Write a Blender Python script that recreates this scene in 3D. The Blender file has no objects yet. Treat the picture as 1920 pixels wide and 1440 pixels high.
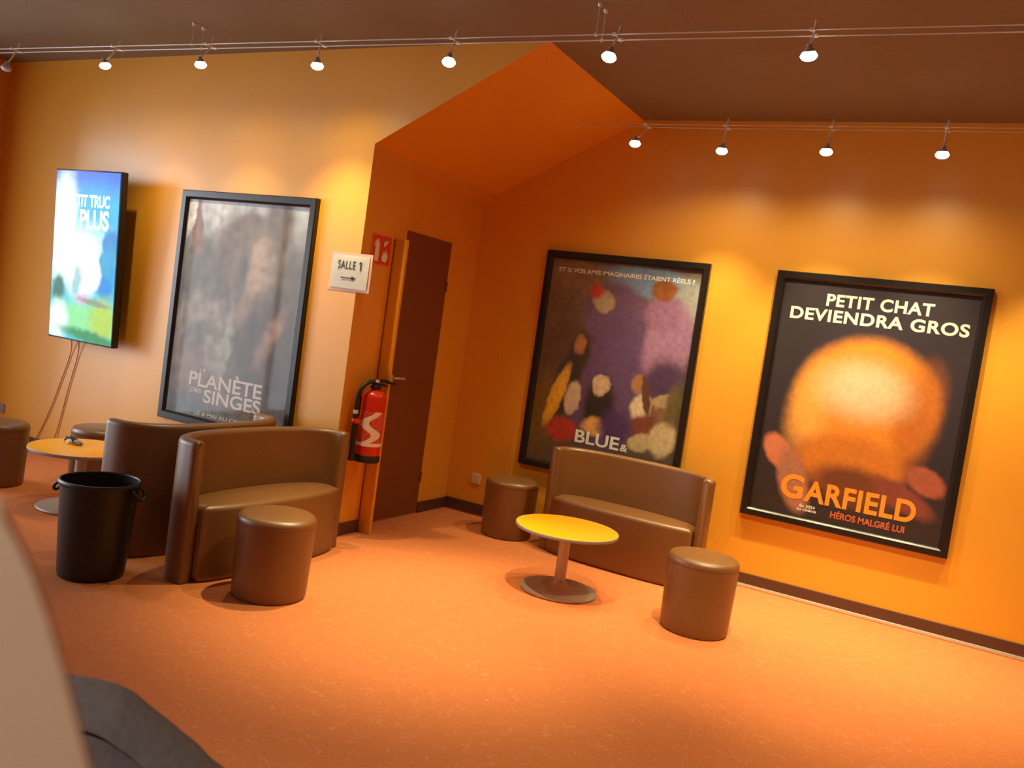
import bpy, bmesh, math, random
from mathutils import Vector, Matrix
random.seed(7)
SC = bpy.context.scene
COL = SC.collection
PI = math.pi

# ------------------------------------------------------------------ camera
cam_d = bpy.data.cameras.new('camera')
cam = bpy.data.objects.new('camera', cam_d)
COL.objects.link(cam)
YAW, PIT, ROL = 0.4885, -0.0639, 0.1407
F = Vector((-math.sin(YAW)*math.cos(PIT), math.cos(YAW)*math.cos(PIT), math.sin(PIT)))
R0 = Vector((math.cos(YAW), math.sin(YAW), 0)); U0 = R0.cross(F)
RR = R0*math.cos(ROL) + U0*math.sin(ROL); UU = -R0*math.sin(ROL) + U0*math.cos(ROL)
M = Matrix.Identity(4)
for i in range(3):
    M[i][0] = RR[i]; M[i][1] = UU[i]; M[i][2] = -F[i]
M[0][3], M[1][3], M[2][3] = 3.4751, -4.2671, 1.5113
cam.matrix_world = M
cam_d.sensor_width = 36.0
cam_d.lens = 1585.12*36/1920
cam_d.clip_start = 0.02
cam_d.dof.use_dof = True
cam_d.dof.focus_distance = 5.2
cam_d.dof.aperture_fstop = 4.2
SC.camera = cam

# ------------------------------------------------------------------ view, world, daylight
SC.view_settings.view_transform = 'Standard'
SC.view_settings.look = 'None'
SC.view_settings.gamma = 1.0
SC.view_settings.use_curve_mapping = False
SC.view_settings.exposure = -0.28
W = bpy.data.worlds.new('world'); SC.world = W; W.use_nodes = True
bgn = W.node_tree.nodes['Background']
bgn.inputs[0].default_value = (0.62, 0.75, 1.0, 1); bgn.inputs[1].default_value = 0.2

def light(name, kind, loc, power, color, aim=None, **kw):
    d = bpy.data.lights.new(name, kind); d.energy = power; d.color = color
    for k, v in kw.items(): setattr(d, k, v)
    o = bpy.data.objects.new(name, d); COL.objects.link(o); o.location = loc
    if aim is not None:
        o.rotation_euler = (Vector(aim)-Vector(loc)).to_track_quat('-Z', 'Y').to_euler()
    return o

WEST, EAST, SOUTH = -3.95, 5.6, -6.6
D, H, ZS, XS = 1.5746, 3.1447, 2.5456, 1.1375
# daylight entering through the window in the side wall (the window itself is built below)
WIN_Y0, WIN_Y1, WIN_Z0, WIN_Z1 = -6.3, -0.78, 0.03, 2.75
light('window_daylight', 'AREA', (WEST-0.22, (WIN_Y0+WIN_Y1)/2, (WIN_Z0+WIN_Z1)/2), 185, (0.82, 0.91, 1.0),
      aim=(0, (WIN_Y0+WIN_Y1)/2, (WIN_Z0+WIN_Z1)/2 - .1), shape='RECTANGLE', size=WIN_Y1-WIN_Y0, size_y=WIN_Z1-WIN_Z0)
# bright open forecourt further out, seen through the same window
light('forecourt_daylight', 'AREA', (-9.3, -4.1, 2.3), 330, (.92, .96, 1.0), aim=(-2.2, 0, 1.5), shape='RECTANGLE', size=1.8, size_y=2.6)
WARM = (1.0, 0.83, 0.44)
# neutral fill light added behind the camera, in an invented fixture built below
light('added_fill_light', 'AREA', (2.4, -5.75, H-.06), 8, (1.0, .93, .82), aim=(2.4, -5.75, 0), shape='RECTANGLE', size=1.2, size_y=.6)

# ------------------------------------------------------------------ materials
def lin(c):
    c = c/255.0
    return c/12.92 if c <= 0.04045 else ((c+0.055)/1.055)**2.4
def rgb(r, g, b): return (lin(r), lin(g), lin(b), 1)

def mat(name, col, rough=0.5, metal=0.0, bump=0.0, bscale=200, vary=0.0, vscale=3.0, spec=0.5, **kw):
    m = bpy.data.materials.new(name); m.use_nodes = True
    nt = m.node_tree; b = nt.nodes['Principled BSDF']
    b.inputs['Base Color'].default_value = col
    b.inputs['Roughness'].default_value = rough
    b.inputs['Metallic'].default_value = metal
    b.inputs['Specular IOR Level'].default_value = spec
    for k, v in kw.items(): b.inputs[k].default_value = v
    tc = nt.nodes.new('ShaderNodeTexCoord')
    if vary:
        n = nt.nodes.new('ShaderNodeTexNoise'); n.inputs['Scale'].default_value = vscale; n.inputs['Detail'].default_value = 4
        nt.links.new(tc.outputs['Object'], n.inputs['Vector'])
        hs = nt.nodes.new('ShaderNodeMix'); hs.data_type = 'RGBA'
        hs.inputs[6].default_value = tuple(c*(1-vary) for c in col[:3])+(1,)
        hs.inputs[7].default_value = tuple(min(1, c*(1+vary)) for c in col[:3])+(1,)
        nt.links.new(n.outputs['Fac'], hs.inputs[0]); nt.links.new(hs.outputs[2], b.inputs['Base Color'])
    if bump:
        n = nt.nodes.new('ShaderNodeTexNoise'); n.inputs['Scale'].default_value = bscale; n.inputs['Detail'].default_value = 3
        nt.links.new(tc.outputs['Object'], n.inputs['Vector'])
        bp = nt.nodes.new('ShaderNodeBump'); bp.inputs['Strength'].default_value = bump; bp.inputs['Distance'].default_value = 0.002
        nt.links.new(n.outputs['Fac'], bp.inputs['Height']); nt.links.new(bp.outputs[0], b.inputs['Normal'])
    return m

def emit(name, col, strength):
    m = bpy.data.materials.new(name); m.use_nodes = True
    b = m.node_tree.nodes['Principled BSDF']
    b.inputs['Base Color'].default_value = (0.8, 0.8, 0.8, 1)
    b.inputs['Emission Color'].default_value = col; b.inputs['Emission Strength'].default_value = strength
    return m

M_wall = mat('orange_wall_paint', rgb(228, 158, 44), 0.42, bump=.12, bscale=160, vary=.03, spec=.75)
M_ceil = mat('brown_ceiling_paint', rgb(126, 108, 84), 0.7, bump=.1, bscale=120, vary=.03)
M_other = mat('brown_wall_paint', rgb(170, 110, 70), 0.8, vary=.05)
M_base = mat('dark_brown_baseboard', rgb(84, 52, 40), 0.45, vary=.06)
M_gapshade = mat('brown_gap_shadow', rgb(150, 66, 20), 0.7)
M_alu = mat('brushed_aluminium', rgb(215, 208, 198), 0.3, 0.5, bump=.05)
M_leather = mat('brown_faux_leather', rgb(120, 77, 36), 0.40, bump=.18, bscale=420, vary=.05, vscale=6, spec=.85)
M_yellow = mat('yellow_laminate', rgb(250, 168, 10), 0.38, vary=.02)
M_edge = mat('grey_edge_band', rgb(150, 140, 135), 0.5)
M_steel = mat('satin_grey_metal', rgb(178, 166, 154), 0.42, 0.4, bump=.04)
M_binpl = mat('black_plastic', rgb(34, 28, 28), 0.42, bump=.15, bscale=90, vary=.15, vscale=9)
M_frame = mat('black_frame_lacquer', rgb(30, 25, 24), 0.28, bump=.03)
M_door = mat('dark_brown_door', rgb(124, 66, 30), 0.55, vary=.05, vscale=2)
M_chrome = mat('chrome', rgb(226, 222, 214), 0.3, 0.25)
M_red = mat('red_enamel', rgb(208, 46, 10), 0.25, vary=.03)
M_black = mat('black_rubber', rgb(28, 24, 24), 0.5, bump=.1)
M_white = mat('white_print', rgb(235, 232, 225), 0.6)
M_paper = mat('white_paper', rgb(240, 238, 232), 0.5, bump=.08, bscale=14, vary=.02)
M_ink = mat('black_ink', rgb(28, 28, 32), 0.7)
M_signred = mat('red_sign', rgb(214, 62, 28), 0.4)
M_socket = mat('cream_socket_plastic', rgb(225, 200, 160), 0.4)
M_dark = mat('dark_plastic', rgb(30, 27, 28), 0.4)
M_cord = mat('brown_cord', rgb(186, 112, 66), 0.6)
M_coat = mat('dark_grey_felt', rgb(108, 102, 104), 0.95, bump=.8, bscale=140, vary=.25, vscale=60, spec=.15)
M_panel = mat('beige_panel', rgb(205, 176, 148), 0.7, vary=.04, vscale=20, spec=.2)
M_bulb = emit('lit_bulb', (1.0, 0.93, 0.74, 1), 14)
M_bulboff = mat('unlit_lens', rgb(190, 185, 180), 0.2)
M_wire = mat('lighting_wire', rgb(205, 198, 188), 0.35, 0.3)

def carpet():
    m = bpy.data.materials.new('terracotta_carpet'); m.use_nodes = True
    nt = m.node_tree; b = nt.nodes['Principled BSDF']; L = nt.links
    tc = nt.nodes.new('ShaderNodeTexCoord')
    wn = nt.nodes.new('ShaderNodeTexNoise'); wn.inputs['Scale'].default_value = 9; wn.inputs['Detail'].default_value = 2
    L.new(tc.outputs['Object'], wn.inputs['Vector'])
    va = nt.nodes.new('ShaderNodeVectorMath'); va.operation = 'MULTIPLY_ADD'
    va.inputs[1].default_value = (.22, .22, 0)
    L.new(wn.outputs['Color'], va.inputs[0]); L.new(tc.outputs['Object'], va.inputs[2])
    vo = nt.nodes.new('ShaderNodeTexVoronoi'); vo.feature = 'DISTANCE_TO_EDGE'; vo.inputs['Scale'].default_value = 21
    vo.voronoi_dimensions = '2D'
    L.new(va.outputs[0], vo.inputs['Vector'])
    cr = nt.nodes.new('ShaderNodeMapRange'); cr.inputs[1].default_value = 0.02; cr.inputs[2].default_value = 0.06
    cr.inputs[3].default_value = 1; cr.inputs[4].default_value = 0
    L.new(vo.outputs['Distance'], cr.inputs[0])
    mk = nt.nodes.new('ShaderNodeTexNoise'); mk.inputs['Scale'].default_value = 16; mk.inputs['Detail'].default_value = 1
    L.new(tc.outputs['Object'], mk.inputs['Vector'])
    mr = nt.nodes.new('ShaderNodeMapRange'); mr.inputs[1].default_value = .48; mr.inputs[2].default_value = .58
    L.new(mk.outputs['Fac'], mr.inputs[0])
    mu = nt.nodes.new('ShaderNodeMath'); mu.operation = 'MULTIPLY'
    L.new(cr.outputs[0], mu.inputs[0]); L.new(mr.outputs[0], mu.inputs[1])
    m2 = nt.nodes.new('ShaderNodeMath'); m2.operation = 'MULTIPLY'; m2.inputs[1].default_value = .2
    L.new(mu.outputs[0], m2.inputs[0])
    sp = nt.nodes.new('ShaderNodeTexNoise'); sp.inputs['Scale'].default_value = 60; sp.inputs['Detail'].default_value = 5
    L.new(tc.outputs['Object'], sp.inputs['Vector'])
    bc = nt.nodes.new('ShaderNodeMix'); bc.data_type = 'RGBA'
    bc.inputs[6].default_value = rgb(194, 110, 66); bc.inputs[7].default_value = rgb(212, 131, 80)
    L.new(sp.outputs['Fac'], bc.inputs[0])
    mx = nt.nodes.new('ShaderNodeMix'); mx.data_type = 'RGBA'; mx.inputs[7].default_value = rgb(250, 190, 130)
    L.new(m2.outputs[0], mx.inputs[0]); L.new(bc.outputs[2], mx.inputs[6]); L.new(mx.outputs[2], b.inputs['Base Color'])
    b.inputs['Roughness'].default_value = .95; b.inputs['Specular IOR Level'].default_value = .1
    fn = nt.nodes.new('ShaderNodeTexNoise'); fn.inputs['Scale'].default_value = 500
    L.new(tc.outputs['Object'], fn.inputs['Vector'])
    bp = nt.nodes.new('ShaderNodeBump'); bp.inputs['Strength'].default_value = .4; bp.inputs['Distance'].default_value = .003
    L.new(fn.outputs['Fac'], bp.inputs['Height']); L.new(bp.outputs[0], b.inputs['Normal'])
    return m
M_carpet = carpet()

def glass_mat(name, gloss=1.0):
    m = bpy.data.materials.new(name); m.use_nodes = True
    nt = m.node_tree; nt.nodes.remove(nt.nodes['Principled BSDF'])
    out = nt.nodes['Material Output']
    t = nt.nodes.new('ShaderNodeBsdfTransparent'); g = nt.nodes.new('ShaderNodeBsdfGlossy')
    g.inputs['Roughness'].default_value = .05
    fr = nt.nodes.new('ShaderNodeFresnel'); fr.inputs['IOR'].default_value = 1.42
    mu = nt.nodes.new('ShaderNodeMath'); mu.operation = 'MULTIPLY'; mu.inputs[1].default_value = .4*gloss
    mx = nt.nodes.new('ShaderNodeMixShader')
    cl = nt.nodes.new('ShaderNodeMath'); cl.operation = 'MINIMUM'; cl.inputs[1].default_value = .08
    nt.links.new(fr.outputs[0], cl.inputs[0]); nt.links.new(cl.outputs[0], mu.inputs[0]); nt.links.new(mu.outputs[0], mx.inputs[0])
    nt.links.new(t.outputs[0], mx.inputs[1]); nt.links.new(g.outputs[0], mx.inputs[2]); nt.links.new(mx.outputs[0], out.inputs[0])
    return m
M_glass = glass_mat('poster_glazing')

# soft-edged colour patch, chained to print abstract colour fields
def patch_group():
    g = bpy.data.node_groups.new('soft_patch', 'ShaderNodeTree')
    I = g.interface
    for n, t in (('Vector', 'NodeSocketVector'), ('Centre', 'NodeSocketVector'), ('Scale', 'NodeSocketVector'), ('Angle', 'NodeSocketFloat'),
                 ('Soft', 'NodeSocketFloat'), ('Colour', 'NodeSocketColor'), ('Base', 'NodeSocketColor')):
        I.new_socket(n, in_out='INPUT', socket_type=t)
    I.new_socket('Result', in_out='OUTPUT', socket_type='NodeSocketColor')
    N, L = g.nodes, g.links
    gi = N.new('NodeGroupInput'); go = N.new('NodeGroupOutput')
    s = N.new('ShaderNodeVectorMath'); s.operation = 'SUBTRACT'
    L.new(gi.outputs['Vector'], s.inputs[0]); L.new(gi.outputs['Centre'], s.inputs[1])
    r = N.new('ShaderNodeVectorRotate'); r.rotation_type = 'Y_AXIS'
    L.new(s.outputs[0], r.inputs['Vector']); L.new(gi.outputs['Angle'], r.inputs['Angle'])
    d = N.new('ShaderNodeVectorMath'); d.operation = 'DIVIDE'
    L.new(r.outputs[0], d.inputs[0]); L.new(gi.outputs['Scale'], d.inputs[1])
    ln = N.new('ShaderNodeVectorMath'); ln.operation = 'LENGTH'; L.new(d.outputs[0], ln.inputs[0])
    lo = N.new('ShaderNodeMath'); lo.operation = 'SUBTRACT'; lo.inputs[0].default_value = 1; L.new(gi.outputs['Soft'], lo.inputs[1])
    hi = N.new('ShaderNodeMath'); hi.operation = 'ADD'; hi.inputs[0].default_value = 1; L.new(gi.outputs['Soft'], hi.inputs[1])
    mr = N.new('ShaderNodeMapRange'); mr.interpolation_type = 'SMOOTHSTEP'; mr.inputs[3].default_value = 1; mr.inputs[4].default_value = 0
    L.new(ln.outputs['Value'], mr.inputs[0]); L.new(lo.outputs[0], mr.inputs[1]); L.new(hi.outputs[0], mr.inputs[2])
    mx = N.new('ShaderNodeMix'); mx.data_type = 'RGBA'
    L.new(mr.outputs[0], mx.inputs[0]); L.new(gi.outputs['Base'], mx.inputs[6]); L.new(gi.outputs['Colour'], mx.inputs[7])
    L.new(mx.outputs[2], go.inputs[0])
    return g
PATCH = patch_group()

def print_mat(name, base, patches, warp=.05, wscale=9, mottle=.25, mscale=22, emission=0.0, gain=1.0):
    m = bpy.data.materials.new(name); m.use_nodes = True
    nt = m.node_tree; L = nt.links; b = nt.nodes['Principled BSDF']
    tc = nt.nodes.new('ShaderNodeTexCoord')
    n = nt.nodes.new('ShaderNodeTexNoise'); n.inputs['Scale'].default_value = wscale; n.inputs['Detail'].default_value = 6
    L.new(tc.outputs['Object'], n.inputs['Vector'])
    c = nt.nodes.new('ShaderNodeVectorMath'); c.operation = 'SUBTRACT'; c.inputs[1].default_value = (.5, .5, .5)
    L.new(n.outputs['Color'], c.inputs[0])
    w = nt.nodes.new('ShaderNodeVectorMath'); w.operation = 'MULTIPLY_ADD'; w.inputs[1].default_value = (warp*2, 0, warp*2)
    L.new(c.outputs[0], w.inputs[0]); L.new(tc.outputs['Object'], w.inputs[2])
    f = nt.nodes.new('ShaderNodeVectorMath'); f.operation = 'MULTIPLY'; f.inputs[1].default_value = (1, 0, 1)
    L.new(w.outputs[0], f.inputs[0])
    cur = None
    for (x, z, rx, rz, rot, so, col) in patches:
        g = nt.nodes.new('ShaderNodeGroup'); g.node_tree = PATCH
        L.new(f.outputs[0], g.inputs['Vector'])
        g.inputs['Centre'].default_value = (x, 0, z); g.inputs['Scale'].default_value = (rx, 1, rz)
        g.inputs['Angle'].default_value = -math.radians(rot); g.inputs['Soft'].default_value = so
        g.inputs['Colour'].default_value = rgb(*col)
        if cur is None: g.inputs['Base'].default_value = rgb(*base)
        else: L.new(cur, g.inputs['Base'])
        cur = g.outputs[0]
    if mottle:
        n2 = nt.nodes.new('ShaderNodeTexNoise'); n2.inputs['Scale'].default_value = mscale; n2.inputs['Detail'].default_value = 8
        L.new(tc.outputs['Object'], n2.inputs['Vector'])
        mr = nt.nodes.new('ShaderNodeMapRange'); mr.inputs[1].default_value = .3; mr.inputs[2].default_value = .7
        mr.inputs[3].default_value = 1-mottle; mr.inputs[4].default_value = 1+mottle
        L.new(n2.outputs['Fac'], mr.inputs[0])
        mu = nt.nodes.new('ShaderNodeVectorMath'); mu.operation = 'SCALE'
        L.new(cur, mu.inputs[0]); L.new(mr.outputs[0], mu.inputs['Scale']); cur = mu.outputs[0]
    if gain != 1.0:
        gv = nt.nodes.new('ShaderNodeVectorMath'); gv.operation = 'SCALE'; gv.inputs['Scale'].default_value = gain
        L.new(cur, gv.inputs[0]); cur = gv.outputs[0]
    if emission:
        b.inputs['Base Color'].default_value = (.02, .02, .02, 1)
        L.new(cur, b.inputs['Emission Color']); b.inputs['Emission Strength'].default_value = emission
        b.inputs['Roughness'].default_value = .3; b.inputs['Specular IOR Level'].default_value = .09
    else:
        L.new(cur, b.inputs['Base Color']); b.inputs['Roughness'].default_value = .6
    return m

# ------------------------------------------------------------------ geometry helpers
def link(name, bm, m, parent=None, smooth=None, loc=None):
    me = bpy.data.meshes.new(name)
    bmesh.ops.recalc_face_normals(bm, faces=bm.faces)
    bm.to_mesh(me); bm.free()
    if m is not None: me.materials.append(m)
    if smooth is not None:
        for p in me.polygons: p.use_smooth = True
        me.set_sharp_from_angle(angle=math.radians(smooth))
    o = bpy.data.objects.new(name, me); COL.objects.link(o)
    if parent is not None: o.parent = parent
    if loc is not None: o.location = loc
    return o

def tag(o, label, cat, group=None):
    o['label'] = label; o['category'] = cat
    if group: o['group'] = group
    return o
def thing(name, label, cat, loc=(0, 0, 0), rotz=0, group=None):
    o = bpy.data.objects.new(name, None); COL.objects.link(o)
    o.location = loc; o.rotation_euler = (0, 0, rotz); o.empty_display_size = .1
    return tag(o, label, cat, group)
def struct(name, bm, m, parent=None, smooth=None):
    o = link(name, bm, m, parent, smooth)
    if parent is None: o['kind'] = 'structure'
    return o

def box(bm, x0, y0, z0, x1, y1, z1, bev=0.0, seg=2):
    v = [bm.verts.new(c) for c in ((x0,y0,z0),(x1,y0,z0),(x1,y1,z0),(x0,y1,z0),(x0,y0,z1),(x1,y0,z1),(x1,y1,z1),(x0,y1,z1))]
    fs = [bm.faces.new([v[i] for i in f]) for f in ((0,3,2,1),(4,5,6,7),(0,1,5,4),(1,2,6,5),(2,3,7,6),(3,0,4,7))]
    if bev:
        es = {e for f in fs for e in f.edges}
        bmesh.ops.bevel(bm, geom=list(es), offset=bev, segments=seg, affect='EDGES', profile=.5)
    return bm
def nb(*a, **k): return box(bmesh.new(), *a, **k)

def prism(bm, pts, axis, a0, a1, bev=0.0, seg=2):
    """polygon pts (u, v) extruded along axis 'y' (u=x, v=z), 'x' (u=y, v=z) or 'z' (u=x, v=y)"""
    mk = {'y': lambda u, v, a: (u, a, v), 'x': lambda u, v, a: (a, u, v), 'z': lambda u, v, a: (u, v, a)}[axis]
    A = [bm.verts.new(mk(u, v, a0)) for u, v in pts]; B = [bm.verts.new(mk(u, v, a1)) for u, v in pts]
    n = len(pts); fs = [bm.faces.new(A), bm.faces.new(B[::-1])]
    for i in range(n): fs.append(bm.faces.new((A[i], B[i], B[(i+1) % n], A[(i+1) % n])))
    if bev:
        es = {e for f in fs[:2] for e in f.edges}
        bmesh.ops.bevel(bm, geom=list(es), offset=bev, segments=seg, affect='EDGES', profile=.5)
    return bm

def lathe(bm, prof, n=48, c=(0, 0, 0)):
    rings = []
    for r, z in prof:
        if r < 1e-6: rings.append([bm.verts.new((c[0], c[1], c[2]+z))])
        else: rings.append([bm.verts.new((c[0]+r*math.cos(2*PI*i/n), c[1]+r*math.sin(2*PI*i/n), c[2]+z)) for i in range(n)])
    for a, b in zip(rings, rings[1:]):
        for i in range(n):
            j = (i+1) % n
            if len(a) == 1 and len(b) == 1: break
            if len(a) == 1: bm.faces.new((a[0], b[i], b[j]))
            elif len(b) == 1: bm.faces.new((a[i], b[0], a[j]))
            else: bm.faces.new((a[i], b[i], b[j], a[j]))
    for r in (rings[0], rings[-1]):
        if len(r) > 1 and prof[0] != prof[-1]: bm.faces.new(r)
    if prof[0] == prof[-1]: bmesh.ops.remove_doubles(bm, verts=bm.verts, dist=1e-6)
    return bm

def tube(bm, pts, r, n=10, closed=False):
    P = [Vector(p) for p in pts]; rings = []
    up = Vector((0.13, 0.31, 0.94)).normalized()
    for i, p in enumerate(P):
        t = (P[min(i+1, len(P)-1)]-P[max(i-1, 0)]).normalized()
        a = t.cross(up)
        if a.length < 1e-3: a = t.cross(Vector((1, 0, 0)))
        a.normalize(); b = t.cross(a)
        rr = r[i] if isinstance(r, (list, tuple)) else r
        rings.append([bm.verts.new(p + a*rr*math.cos(2*PI*k/n) + b*rr*math.sin(2*PI*k/n)) for k in range(n)])
    for A, B in zip(rings, rings[1:]):
        for k in range(n): bm.faces.new((A[k], B[k], B[(k+1) % n], A[(k+1) % n]))
    bm.faces.new(rings[0]); bm.faces.new(rings[-1][::-1])
    return bm
def smooth_path(pts, k=8):
    P = [Vector(p) for p in pts]; out = []
    for i in range(len(P)-1):
        p0, p1, p2, p3 = P[max(i-1, 0)], P[i], P[i+1], P[min(i+2, len(P)-1)]
        for j in range(k):
            t = j/k
            out.append(.5*((2*p1)+(p2-p0)*t+(2*p0-5*p1+4*p2-p3)*t*t+(3*p1-p0-3*p2+p3)*t**3))
    out.append(P[-1]); return out

def lettering(name, body, m, parent, x0, x1, z0, z1, y, bold=0.0, depth=.0012, tilt=0.0, sub=None, space=1.0):
    """raised print of a line of text, fitted to the rectangle x0..x1, z0..z1 of its parent, facing -y"""
    cu = bpy.data.curves.new(name, 'FONT'); cu.body = body; cu.size = 1; cu.offset = bold; cu.extrude = .01; cu.space_character = space
    t = bpy.data.objects.new(name, cu); COL.objects.link(t)
    me = bpy.data.meshes.new_from_object(t.evaluated_get(bpy.context.evaluated_depsgraph_get()))
    bpy.data.objects.remove(t); bpy.data.curves.remove(cu)
    xs = [v.co.x for v in me.vertices]; ys = [v.co.y for v in me.vertices]
    ax, bx, ay, by = min(xs), max(xs), min(ys), max(ys)
    for v in me.vertices:
        u = (v.co.x-ax)/(bx-ax); w = (v.co.y-ay)/(by-ay)
        v.co = Vector((x0+(x1-x0)*u, y - depth*(1 if v.co.z > 0 else 0), z0+(z1-z0)*w+tilt*u))
    me.materials.clear(); me.materials.append(m)
    o = bpy.data.objects.new(name, me); COL.objects.link(o); o.parent = parent
    return o

# ------------------------------------------------------------------ the room
struct('floor', nb(WEST-.3, SOUTH-.2, -.12, EAST+.2, D+.4, 0), M_carpet)
struct('ceiling', nb(WEST-.3, SOUTH-.2, H, EAST+.2, D+.4, H+.15), M_ceil)
struct('wall_left', prism(bmesh.new(), [(WEST, 0), (0, 0), (0, ZS), (XS, H), (WEST, H)], 'y', 0, .02), M_wall)
bm = nb(-.6, .02, 0, 0, .46, H); box(bm, -.6, .46, 0, -.1, D, H)
struct('wall_alcove', bm, M_wall)
bm = prism(bmesh.new(), [(0, ZS), (XS, H), (0, H)], 'y', .02, D)
prism(bm, [(-.1, 2.468), (0, 2.490), (0, H), (-.1, H)], 'y', .46, D)
struct('ceiling_soffit', bm, M_wall)
struct('wall_right', nb(-.6, D, 0, EAST, D+.2, H), M_wall)
bm = nb(WEST-.2, SOUTH, 0, WEST, WIN_Y0, H); box(bm, WEST-.2, WIN_Y1, 0, WEST, .3, H)
box(bm, WEST-.2, WIN_Y0, 0, WEST, WIN_Y1, WIN_Z0); box(bm, WEST-.2, WIN_Y0, WIN_Z1, WEST, WIN_Y1, H)
struct('wall_side', bm, M_wall)
struct('wall_east', nb(EAST, SOUTH, 0, EAST+.2, D+.2, H), M_other)
struct('wall_back', nb(WEST-.2, SOUTH-.2, 0, EAST+.2, SOUTH, H), M_other)
wf = bmesh.new()
box(wf, WEST-.12, WIN_Y0, WIN_Z0, WEST-.06, WIN_Y0+.06, WIN_Z1); box(wf, WEST-.12, WIN_Y1-.06, WIN_Z0, WEST-.06, WIN_Y1, WIN_Z1)
box(wf, WEST-.12, WIN_Y0+.06, WIN_Z0, WEST-.06, WIN_Y1-.06, WIN_Z0+.06); box(wf, WEST-.12, WIN_Y0+.06, WIN_Z1-.06, WEST-.06, WIN_Y1-.06, WIN_Z1)
for k in (1, 2, 3):
    ym = WIN_Y0+(WIN_Y1-WIN_Y0)*k/4; box(wf, WEST-.12, ym-.025, WIN_Z0+.06, WEST-.06, ym+.025, WIN_Z1-.06)
win = struct('window_1', wf, M_dark)
link('window_pane', nb(WEST-.095, WIN_Y0+.06, WIN_Z0+.06, WEST-.085, WIN_Y1-.06, WIN_Z1-.06), M_glass, win)

# door in the recess, corner post, baseboards
d1 = struct('door_1', nb(-.1, .475, .012, -.088, 1.165, 2.092, bev=.003, seg=1), M_door)
bm = tube(bmesh.new(), [(-.088, .60, 1.055), (-.045, .60, 1.055), (-.035, .61, 1.055), (-.033, .70, 1.053)], .0085, 10)
lathe(bm, [(.024, -.03), (.024, .03)], 16, (-.088, .60, 1.045))
link('door_handle', bm, M_alu, d1, 40)
bm = bmesh.new(); box(bm, -.092, 1.147, .25, -.080, 1.163, .33); box(bm, -.092, 1.147, 1.72, -.080, 1.163, 1.80)
link('hinge', bm, M_door, d1)
struct('trim_1', nb(0.002, .335, 0, .10, .362, 2.0, bev=.004), M_wall)
struct('gap_shadow_strip', nb(0.0, .327, .005, .003, .334, 2.0), M_gapshade)  # shadow line in the gap beside the post, painted as a thin strip
struct('baseboard_alcove', nb(0, .0, 0, .014, .32, .085, bev=.003), M_base)
struct('baseboard_recess', nb(-.1, 1.17, 0, -.086, D, .085, bev=.003), M_base)
bb = struct('baseboard_right', nb(-.086, D-.014, .012, EAST, D, .095, bev=.003), M_base)
link('cover_strip', nb(2.0, D-.022, 0, EAST, D, .024, bev=.006), M_alu, bb, 40)
struct('baseboard_left', nb(WEST, -.014, 0, 0, 0, .085, bev=.003), M_base)

def outlet(name, label, x, z, y, m):
    t = thing(name, label, 'socket', (x, y, z))
    link('plate', nb(-.041, -.011, -.041, .041, 0, .041, bev=.004), m, t)
    bm = bmesh.new()
    prism(bm, [(.026*math.cos(2*PI*i/24), .026*math.sin(2*PI*i/24)) for i in range(24)], 'y', -.0125, -.010)
    link('socket_insert', bm, m, t)
outlet('wall_socket', 'small cream square wall socket low in the corner, left of the brown stool', .170, .29, D, M_socket)
outlet('wall_socket', 'grey wall socket at the far left edge, behind the cut-off stool', -3.60, .25, 0, M_edge)

# ------------------------------------------------------------------ seating
def shell_curve(a, b, n=2.5, k=64, ext=.035):
    raw = []
    for i in range(401):
        t = PI*i/400; c, s = math.cos(t), math.sin(t)
        raw.append(Vector((a*math.copysign(abs(c)**(2/n), c), -b*abs(s)**(2/n))))
    raw = [Vector((a, ext))] + raw + [Vector((-a, ext))]
    acc = [0]
    for p, q in zip(raw, raw[1:]): acc.append(acc[-1]+(q-p).length)
    out = []; j = 0
    for i in range(k+1):
        s = acc[-1]*i/k
        while j < len(acc)-2 and acc[j+1] < s: j += 1
        f = (s-acc[j])/max(acc[j+1]-acc[j], 1e-9); out.append(raw[j].lerp(raw[j+1], f))
    return out

SL, SD, SH, SEAT, TH = .585, .265, .735, .405, .068
def backrest_bm():
    bm = bmesh.new(); C = shell_curve(SL-TH/2, SD-TH/2)
    N = len(C); rings = []
    def ring(p, nrm, inset):
        h = TH/2-inset; r = .026; top = SH-inset; pr = [(-h, .004), (-h, top-r)]
        for k in range(1, 6): a = PI/2*k/5; pr.append((-h+r-r*math.cos(a), top-r+r*math.sin(a)))
        for k in range(0, 6): a = PI/2*k/5; pr.append((h-r+r*math.sin(a), top-r+r*math.cos(a)))
        pr.append((h, .004))
        return [bm.verts.new((p.x+nrm.x*o, p.y+nrm.y*o, z)) for o, z in pr]
    def nt(i):
        t = (C[min(i+1, N-1)]-C[max(i-1, 0)]).normalized(); return t, Vector((t.y, -t.x))
    for i in range(N):
        t, n = nt(i)
        if i == 0: rings += [ring(C[0]-t*.012, n, .012), ring(C[0]-t*.0085, n, .005), ring(C[0], n, 0)]
        elif i == N-1: rings += [ring(C[i], n, 0), ring(C[i]+t*.0085, n, .005), ring(C[i]+t*.012, n, .012)]
        else: rings.append(ring(C[i], n, 0))
    for A, B in zip(rings, rings[1:]):
        for k in range(len(A)): bm.faces.new((A[k], B[k], B[(k+1) % len(A)], A[(k+1) % len(A)]))
    bm.faces.new(rings[0]); bm.faces.new(rings[-1][::-1])
    return bm
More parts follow.
